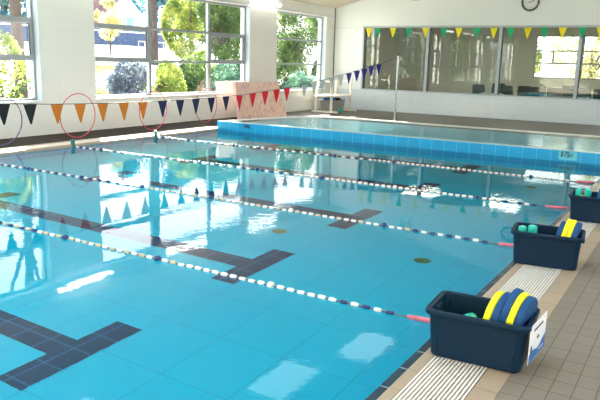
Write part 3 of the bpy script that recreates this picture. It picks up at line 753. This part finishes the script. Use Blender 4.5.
# ------------------------------------------------------------------ speckled mat and board
mt_o = empty('foam_mat', (-9.55, 15.52, 0)); tag(mt_o, 'large pink and yellow speckled foam mat standing against the window wall', 'mat')
bm = B()
sec = [((-0.02, -0.94, 0.0), (0.16, 1.02, 0.0)), ]
vs = []
for (x, y, z) in ((0.02, -0.94, 0.001), (0.28, 1.03, 0.001), (0.18, 1.03, 0.001), (-0.10, -0.94, 0.001), (-0.18, -0.90, 1.02), (-0.02, 0.96, 0.99), (-0.12, 0.96, 0.99), (-0.28, -0.90, 1.02)):
    vs.append(bm.verts.new((x, y, z)))
for q in ((0,1,2,3),(4,7,6,5),(0,4,5,1),(1,5,6,2),(2,6,7,3),(3,7,4,0)): bm.faces.new([vs[i] for i in q])
bmesh.ops.bevel(bm, geom=bm.edges[:], offset=0.015, segments=2, affect='EDGES')
obj('mat_body', bm, M['speckle'], mt_o)
bm = B(); box(bm, (-10.40, 14.62, WZ0+0.012), (-10.28, 15.9, 0.99), bev=0.006); o = obj('storage_box', bm, M['paper']); tag(o, 'plain white box on the window sill behind the speckled mat', 'box')
o2 = obj('box_lid', box(B(), (-10.405, 14.615, 0.985), (-10.275, 15.905, 1.0)), M['whitepost'], o)

# ------------------------------------------------------------------ white stand in the corner with the bin below
st = empty('platform_stand', (-9.38, 19.55, 0)); tag(st, 'white metal stand with a raised platform in the far corner', 'stand')
for x, y, h in ((-0.28, -0.67, 1.02), (0.28, -0.67, 1.16), (-0.28, 0.66, 1.02), (0.28, 0.66, 1.08)):
    obj('post', box(B(), (x-0.035, y-0.035, 0.03), (x+0.035, y+0.035, h), bev=0.006), M['whitepost'], st)
for y in (-0.67, 0.66): obj('foot_bar', box(B(), (-0.42, y-0.04, 0.0), (0.52, y+0.04, 0.06), bev=0.008), M['whitepost'], st)
bm = B(); loft(bm, [([(x*1.0, y) for x, y in rrect(0.36, 0.80, 0.28, 8)], 0.50), (rrect(0.38, 0.82, 0.3, 8), 0.51), (rrect(0.38, 0.82, 0.3, 8), 0.545), (rrect(0.36, 0.80, 0.28, 8), 0.555)]); obj('platform', bm, M['whitepost'], st)
for y in (-0.67, 0.66): obj('hand_rail', tube(B(), [(-0.28, y, 0.99), (0.28, y, 0.99)], 0.02, 8), M['whitepost'], st)
bn = empty('bin', (-9.36, 19.45, 0)); tag(bn, 'grey bin with blue contents under the white stand', 'bin')
bm = B(); loft(bm, [(rrect(0.20, 0.42, 0.04), 0.0), (rrect(0.23, 0.46, 0.05), 0.36), (rrect(0.25, 0.48, 0.05), 0.365), (rrect(0.25, 0.48, 0.05), 0.385), (rrect(0.21, 0.44, 0.04), 0.385), (rrect(0.19, 0.41, 0.04), 0.03)]); obj('bin_body', bm, M['greybin'], bn)
bm = B(); loft(bm, [(rrect(0.15, 0.15, 0.05), 0.30), (rrect(0.17, 0.17, 0.06), 0.44), (rrect(0.10, 0.11, 0.05), 0.465)]); bmesh.ops.translate(bm, verts=bm.verts[:], vec=(0, -0.22, 0)); obj('bin_lid', bm, M['binblue'], bn)
bm = B(); loft(bm, [(rrect(0.14, 0.13, 0.05), 0.30), (rrect(0.15, 0.14, 0.05), 0.43), (rrect(0.08, 0.08, 0.04), 0.45)]); bmesh.ops.translate(bm, verts=bm.verts[:], vec=(0, 0.18, 0)); obj('bag', bm, M['black'], bn)
bm = B(); tube(bm, [(0, 0, 0), (0, 0, 0.012), (0, 0, 0.10), (0, 0, 0.15)], [0.05, 0.06, 0.06, 0.035], 14); o = obj('bottle', bm, M['teal'], None, True); o.location = (-8.98, 19.28, 0); tag(o, 'small green bottle standing beside the grey bin', 'bottle')

# ------------------------------------------------------------------ clock, speaker
ck = empty('wall_clock', (-3.68, YF-0.001, 3.49)); tag(ck, 'round grey rimmed clock above the viewing window', 'clock')
obj('clock_rim', tube(B(), [(0.235*math.cos(a*PI/20), -0.03, 0.235*math.sin(a*PI/20)) for a in range(40)], 0.028, 8, closed=True), M['clockrim'], ck, True)
obj('clock_face', tube(B(), [(0, 0, 0), (0, -0.02, 0)], 0.235, 40), M['clockface'], ck)
bm = B()
for k in range(12):
    a = k*PI/6; p0 = Vector((math.sin(a)*0.17, -0.022, math.cos(a)*0.17)); p1 = Vector((math.sin(a)*0.20, -0.022, math.cos(a)*0.20)); tube(bm, [p0, p1], 0.006, 4)
obj('hour_marks', bm, M['ink'], ck)
obj('clock_hand', tube(B(), [(0, -0.026, 0), (0.12, -0.026, 0.05)], 0.009, 5), M['ink'], ck); obj('clock_hand', tube(B(), [(0.02, -0.028, 0), (-0.08, -0.028, -0.02)], 0.009, 5), M['ink'], ck)
sp = empty('wall_speaker', (-7.2, YF, 3.72)); tag(sp, 'small grey speaker high on the end wall', 'speaker')
obj('speaker_case', box(B(), (-0.19, -0.16, -0.12), (0.19, 0.0, 0.14), bev=0.02), M['lampcase'], sp); obj('grille', box(B(), (-0.16, -0.168, -0.10), (0.16, -0.16, 0.11)), M['clockrim'], sp)

# ------------------------------------------------------------------ chairs in the viewing room
def make_chair(lab):
    t = empty('chair', (0, 0, 0)); tag(t, lab, 'chair', 'dark green chairs behind the viewing glass')
    obj('seat', box(B(), (-0.22, -0.21, 0.43), (0.22, 0.22, 0.46), bev=0.012), M['chair'], t)
    bm = B(); loft(bm, [([(x, y-0.21) for x, y in rrect(0.20, 0.018, 0.015, 3)], 0.46), ([(x, y-0.235) for x, y in rrect(0.235, 0.018, 0.015, 3)], 0.62), ([(x, y-0.27) for x, y in rrect(0.22, 0.018, 0.015, 3)], 0.84), ([(x, y-0.28) for x, y in rrect(0.19, 0.015, 0.012, 3)], 0.88)]); obj('backrest', bm, M['chair'], t)
    for sx in (-1, 1):
        for sy in (-1, 1): obj('leg', tube(B(), [(sx*0.19, sy*0.17, 0.44), (sx*0.23, sy*0.22, 0.0)], 0.012, 8), M['chairleg'], t)
    return t
cx = [(-5.28, 22.35, 'under the papers on the sill'), (-4.92, 23.1, 'second from the mullion side'), (-4.46, 22.3, 'just past the second mullion'), (-3.94, 22.75, 'directly below the clock'), (-3.42, 22.2, 'left of the clock line'), (-2.90, 22.15, 'under the bright far panes'), (-2.62, 23.1, 'set back behind the bright pane gap'), (-2.08, 22.6, 'behind the third mullion'), (-1.56, 22.3, 'at the frame edge')]
CH = ['dark green chair below the glass, first in the row by the white papers', 'dark green chair set back behind the white papers', 'dark green chair just beside the second mullion of the viewing glass', 'dark green chair almost straight below the clock', 'dark green chair with a low back before the bright far window', 'dark green chair below the first bright far window pane', 'taller dark green chair set back behind its neighbours', 'dark green chair straight behind the third mullion', 'dark green chair at the frame edge, last in the row']
ch0 = make_chair(CH[0])
for i, (x, y, _) in enumerate(cx):
    c = ch0 if i == 0 else copy_tree(ch0)
    c['label'] = CH[i]; c.scale = (1.0, 1.0, 1.14 + (0.05 if y > 22.8 else 0)); c.location = (x, y, 0); c.rotation_euler = (0, 0, R.uniform(-0.2, 0.2))
bm = B(); box(bm, (-5.0, YF+0.11, BZ0), (-4.3, YF+0.17, BZ0+0.005))
pp = obj('paper_stack', bm, M['paper']); tag(pp, 'loose white papers on the ledge behind the viewing glass', 'paper')
for k in range(5):
    bm = B(); a = R.uniform(-0.3, 0.3); box(bm, (-0.10, -0.02, 0), (0.10, 0.01, 0.05), bev=0.003); bmesh.ops.rotate(bm, verts=bm.verts[:], matrix=Matrix.Rotation(a, 3, 'Y')); bmesh.ops.translate(bm, verts=bm.verts[:], vec=(-4.92+k*0.14, YF+0.14, BZ0+0.03)); obj('sheet', bm, M['paper'], pp)

# ------------------------------------------------------------------ outside
def gz(x):
    kx = [-80, -45, -34, -25, -16, -10]; kz = [3.6, 3.0, 2.35, 1.45, -0.25, -0.3]
    for a, b, za, zb in zip(kx, kx[1:], kz, kz[1:]):
        if a <= x <= b: return za + (zb-za)*(x-a)/(b-a)
    return -0.3
bm = B(); xs = [-120, -80, -45, -34, -25, -16, -10.6]
top = [[bm.verts.new((x, y, gz(x)+ (0.06*math.sin(y*0.7+x) if -40 < x < -16 else 0))) for x in xs] for y in [i*4-30 for i in range(40)]]
for a, b in zip(top, top[1:]):
    for i in range(len(xs)-1): bm.faces.new((a[i], a[i+1], b[i+1], b[i]))
struct('garden_ground', bm, M['grass'], 'pale sunlit ground outside the windows')
bm = B(); box(bm, (-14, 27.2, -0.5), (60, 90, -0.3)); box(bm, (3.4, -40, -0.5), (60, 27.2, -0.3)); box(bm, (-10.6, -40, -0.5), (3.4, -5.2, -0.3)); struct('outside_ground', bm, M['grass'], 'pale ground around the building')
LM = {
    'yellow': leafmat('yellow green leaves', [(60, 84, 34), (128, 146, 60), (206, 204, 120)]),
    'green': leafmat('green leaves', [(30, 58, 30), (70, 100, 48), (140, 156, 84)]),
    'cool': leafmat('blue green leaves', [(30, 58, 56), (66, 110, 92), (150, 190, 160)]),
    'slate': leafmat('slate blue leaves', [(48, 56, 74), (92, 106, 124), (176, 186, 190)]),  # bluish grey leaf tones of the round bush
    'pale': leafmat('pale golden leaves', [(130, 128, 84), (180, 172, 116), (220, 212, 170)]),
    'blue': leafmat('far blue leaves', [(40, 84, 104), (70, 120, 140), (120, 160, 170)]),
}
def leaves(c, rad, n, size, seed, shell=0.55):
    rr = random.Random(seed); v = []; f = []
    # lumpy crown: leaves gathered around a few boughs
    lumps = [(Vector((rr.gauss(0, .45), rr.gauss(0, .45), rr.gauss(0, .45))), rr.uniform(.35, .6)) for _ in range(12)]
    for k in range(n):
        lc, lr = lumps[k % 12]
        d = Vector((rr.gauss(0, 1), rr.gauss(0, 1), rr.gauss(0, 1))).normalized()*(rr.uniform(shell, 1)*lr)
        p = lc + d
        if p.length > 1: p = p.normalized()*rr.uniform(.85, 1)
        p = Vector((p.x*rad[0], p.y*rad[1], p.z*rad[2]))+Vector(c)
        a = Vector((rr.gauss(0, 1), rr.gauss(0, 1), rr.gauss(0, 1))).normalized(); b = a.cross(Vector((rr.gauss(0, 1), rr.gauss(0, 1), rr.gauss(0, 1)))).normalized()
        s = size*rr.uniform(.6, 1.3); i = len(v)
        v += [p-a*s, p+b*s*.45, p+a*s, p-b*s*.45]; f.append((i, i+1, i+2, i+3))
    return v, f
def plant(name, x, y, z0, crown_c, rad, n, size, lm, lab, cat, trunk_r=0.12, lean=(0, 0), limbs=5, group=None):
    t = empty(name, (x, y, z0)); tag(t, lab, cat, group)
    c = Vector(crown_c)-Vector((x, y, z0))
    v, f = leaves(c, rad, n, size, hash((round(x*10), round(y*10))) & 0xffff)
    me = bpy.data.meshes.new('foliage'); me.from_pydata(v, [], f); me.materials.append(LM[lm])
    o = bpy.data.objects.new('foliage', me); C.objects.link(o); o.parent = t
    bm = B(); topp = c + Vector((0, 0, rad[2]*0.3))
    tube(bm, [(0, 0, -0.15), topp*0.3 + Vector((lean[0], lean[1], 0)), topp*0.65+Vector((lean[0]*1.3, lean[1]*1.3, 0)), topp], [trunk_r, trunk_r*0.85, trunk_r*0.6, trunk_r*0.25], 8)
    rr = random.Random(int(x*100))
    for k in range(limbs):
        s = topp*rr.uniform(0.4, 0.8); e = c + Vector((rr.uniform(-.7, .7)*rad[0], rr.uniform(-.7, .7)*rad[1], rr.uniform(-.3, .7)*rad[2]))
        tube(bm, [s, (s+e)/2+Vector((0, 0, 0.1)), e], [trunk_r*0.4, trunk_r*0.25, trunk_r*0.1], 6)
    obj('trunk', bm, M['bark'], t)
G1 = 'trees outside the windows'; G2 = 'bushes outside the windows'
plant('tree', -17.0, 13.35, gz(-17), (-17.0, 13.2, 8.6), (2.2, 2.2, 1.6), 2600, 0.10, 'green', 'tall tree whose dark trunk stands behind the window at the frame edge', 'tree', 0.20, (0.02, -0.02), 7, G1)
plant('bush', -13.8, 10.3, -0.3, (-13.8, 10.25, 0.95), (0.8, 0.75, 1.3), 2600, 0.07, 'yellow', 'bright yellow green bush below the dark trunk at the frame edge', 'bush', 0.05, (0, 0), 4, G2)
plant('bush', -15.5, 13.0, -0.3, (-15.5, 12.9, 0.35), (0.8, 0.9, 0.6), 1000, 0.07, 'green', 'low green bush at the foot of the dark trunk', 'bush', 0.04, (0, 0), 4, G2)
plant('tree', -27.0, 26.4, gz(-27), (-27.0, 26.4, 3.55), (0.9, 0.85, 1.15), 2600, 0.07, 'pale', 'small pale golden tree in front of the house', 'tree', 0.06, (0, 0), 6, G1)
plant('tree', -24.0, 26.6, gz(-24)-0.3, (-24.0, 26.9, 13.0), (2.6, 2.6, 1.8), 2200, 0.12, 'green', 'tree with a dark leaning trunk behind the middle mullion', 'tree', 0.24, (0.0, -0.15), 7, G1)
plant('tree', -24.0, 29.6, gz(-24), (-24.0, 29.5, 3.4), (1.5, 1.75, 1.95), 8500, 0.09, 'yellow', 'sunlit yellow green tree filling the middle panes', 'tree', 0.14, (0.05, 0), 6, G1)
plant('tree', -20.2, 27.4, gz(-20), (-20.2, 27.6, 2.55), (1.5, 2.1, 2.5), 14000, 0.09, 'green', 'green tree behind the last column of the middle window', 'tree', 0.15, (0, 0.05), 6, G1)
plant('tree', -24.5, 35.5, gz(-24.5), (-24.5, 35.5, 3.9), (1.8, 3.2, 2.2), 9000, 0.09, 'yellow', 'yellow green tree top behind the upper part of the last window', 'tree', 0.15, (0, 0), 6, G1)
plant('tree', -17.2, 29.6, -0.2, (-17.2, 29.5, 2.3), (1.3, 2.3, 2.2), 13000, 0.08, 'green', 'dense green tree filling the last window near the corner', 'tree', 0.14, (0, 0), 6, G1)
plant('tree', -15.6, 32.2, -0.3, (-15.6, 32.3, 2.2), (1.3, 1.6, 2.1), 6500, 0.08, 'cool', 'cool green tree at the corner side of the last window', 'tree', 0.12, (0, 0), 5, G1)
plant('bush', -14.6, 15.5, -0.3, (-14.6, 15.45, 0.45), (1.0, 1.25, 1.05), 9000, 0.06, 'slate', 'large slate blue round bush in the lower panes of the middle window', 'bush', 0.06, (0, 0), 6, G2)
plant('bush', -14.0, 13.75, -0.3, (-14.0, 13.75, 0.2), (0.45, 0.4, 0.55), 1200, 0.05, 'pale', 'small pale bush beside the slate round one', 'bush', 0.03, (0, 0), 4, G2)
plant('bush', -14.8, 17.3, -0.3, (-14.8, 17.25, 0.55), (0.8, 0.85, 1.0), 6000, 0.06, 'yellow', 'bright yellow green bush next to the middle mullion', 'bush', 0.04, (0, 0), 4, G2)
plant('bush', -16.2, 20.3, -0.3, (-16.2, 20.1, 0.7), (1.0, 1.4, 1.35), 9000, 0.065, 'green', 'dark green bush with an arched top below the yellow tree', 'bush', 0.06, (0, 0), 5, G2)
plant('bush', -15.2, 21.3, -0.3, (-15.2, 21.35, 0.45), (0.9, 1.1, 1.05), 7000, 0.06, 'cool', 'cool green bush in the last lower pane of the middle window', 'bush', 0.05, (0, 0), 5, G2)
plant('bush', -15.6, 26.9, -0.3, (-15.6, 27.0, 0.6), (0.9, 1.4, 1.1), 7000, 0.07, 'green', 'green bush in the lower panes of the last window', 'bush', 0.05, (0, 0), 5, G2)
plant('bush', -13.6, 24.6, -0.3, (-13.6, 24.8, 0.5), (0.7, 1.3, 0.9), 5000, 0.06, 'cool', 'cool green bush low behind the speckled mat corner of the last window', 'bush', 0.05, (0, 0), 5, G2)
plant('bush', -17.8, 23.4, gz(-17.8), (-17.8, 23.5, 1.0), (0.9, 1.5, 1.0), 6000, 0.07, 'yellow', 'yellow green bush between the arched bush and the last column tree', 'bush', 0.05, (0, 0), 5, G2)
plant('bush', -20.0, 19.4, gz(-20), (-20.0, 19.3, 1.05), (0.5, 1.3, 0.4), 1400, 0.06, 'pale', 'low pale shrubs on the bright slope', 'bush', 0.03, (0, 0), 4, G2)
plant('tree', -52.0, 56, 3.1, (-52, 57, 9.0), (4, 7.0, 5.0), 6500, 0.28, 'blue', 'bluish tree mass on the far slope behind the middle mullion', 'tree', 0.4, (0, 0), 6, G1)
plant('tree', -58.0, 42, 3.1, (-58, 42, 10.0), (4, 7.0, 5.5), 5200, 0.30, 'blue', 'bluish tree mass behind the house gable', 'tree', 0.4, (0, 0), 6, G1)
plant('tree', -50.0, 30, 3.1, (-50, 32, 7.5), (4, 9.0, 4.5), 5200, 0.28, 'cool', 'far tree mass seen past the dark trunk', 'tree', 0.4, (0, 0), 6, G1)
ML = ['beyond the window nearest the camera', 'second along from the window nearest the camera', 'third along, mirrored near the pool end of the viewing glass', 'fourth along, mirrored in the viewing glass', 'fifth along, mirrored in the viewing glass', 'sixth along, mirrored in the viewing glass', 'last of the row mirrored in the viewing glass']
for _i, (_x, _y, _lm) in enumerate(((-16.5, 2.0, 'cool'), (-16, -4.5, 'green'), (-17.5, -11, 'yellow'), (-18, -18, 'green'), (-19.5, -25.5, 'yellow'), (-21, -33, 'green'), (-23, -41, 'yellow'))):
    plant('tree', _x, _y, gz(_x), (_x, _y, 1.9), (1.8, 3.2, 2.5), 5000, 0.12, _lm, {'cool': 'blue green tree ', 'green': 'green tree ', 'yellow': 'yellow green tree '}[_lm] + ML[_i], 'tree', 0.14, (0, 0), 5, 'trees beyond the near windows')
plant('tree', -40.0, 52, 2.7, (-40, 53, 6.5), (4, 6.0, 4.0), 5200, 0.25, 'green', 'far green trees behind the last window', 'tree', 0.35, (0, 0), 6, G1)
for i, (x, y, lm, lab) in enumerate(((-7.6, 33, 'yellow', 'yellow green tree beyond the far room, pool side'), (-3.7, 34, 'pale', 'pale tree beyond the first far room window'), (0.2, 33, 'yellow', 'yellow green tree beyond the second far room window'), (4.1, 34, 'green', 'green tree beyond the last far room window'))):
    plant('tree', x, y, -0.3, (x, y, 1.9), (1.9, 1.5, 2.1), 3600, 0.09, lm, lab, 'tree', 0.12, (0, 0), 5, 'trees beyond the far room')
# fence on the slope
fn = empty('fence', (-34, 30, 2.3)); tag(fn, 'slate blue paling fence across the bright slope', 'fence')
bm = B()
for i in range(60): box(bm, (-0.02, -6+i*0.24, 0), (0.02, -6+i*0.24+0.22, 1.35+0.02*(i % 2)))
obj('palings', bm, M['fence'], fn)
obj('rail', box(B(), (0.02, -6, 0.95), (0.07, 8.4, 1.03)), M['whitetrim'], fn)
rl = empty('railing', (-26, 27.5, gz(-26))); tag(rl, 'thin pale railing on the slope behind the leaning trunk', 'railing')
bm = B(); tube(bm, [(0, 0, 0.9), (0, 7, 0.9)], 0.025, 6)
for i in range(15): tube(bm, [(0, i*0.5, 0), (0, i*0.5, 0.9)], 0.015, 5)
obj('rails', bm, M['whitepost'], rl)
# house with a gable
hs = empty('house', (-43.5, 41.5, 2.9)); tag(hs, 'brick house with a white trimmed gable and blue window on the slope', 'house')
bm = B(); box(bm, (-4, -4.5, -0.2), (0, 2.9, 2.2)); obj('wall', bm, M['brickwall'], hs)
bm = B(); poly_extrude(bm, [(-0.9, 0), (2.9, 0), (2.9, 2.0), (1.0, 3.55), (-0.9, 2.0)], 0, -3.0, 1.2); obj('gable', bm, M['housewall'], hs)
bm = B(); poly_extrude(bm, [(-4.9, 2.1), (3.3, 2.1), (2.9, 2.3), (-0.6, 4.2), (-4.0, 4.2)], 0, -4.2, -0.1); obj('roof', bm, M['roof'], hs)
bm = B()
for s in (-1, 1):
    a = Vector((1.3, 1.0, 3.72)); e = Vector((1.3, 1.0+s*2.3, 1.82)); tube(bm, [a, e], 0.13, 6)
obj('barge_board', bm, M['whitetrim'], hs)
bm = B(); poly_extrude(bm, [(-1.2, 1.95), (1.0, 3.75), (3.2, 1.95), (3.2, 2.1), (1.0, 3.95), (-1.2, 2.1)], 0, -3.2, 1.25); obj('roof', bm, M['roof'], hs)
bm = B(); box(bm, (1.2, 0.15, 0.6), (1.26, 1.85, 2.0)); wn_ = obj('window', bm, M['housewin'], hs)
bm = B(); box(bm, (1.26, 0.98, 0.6), (1.30, 1.04, 2.0)); box(bm, (1.25, 0.05, 0.5), (1.3, 1.95, 0.6)); obj('window_trim', bm, M['whitetrim'], wn_)
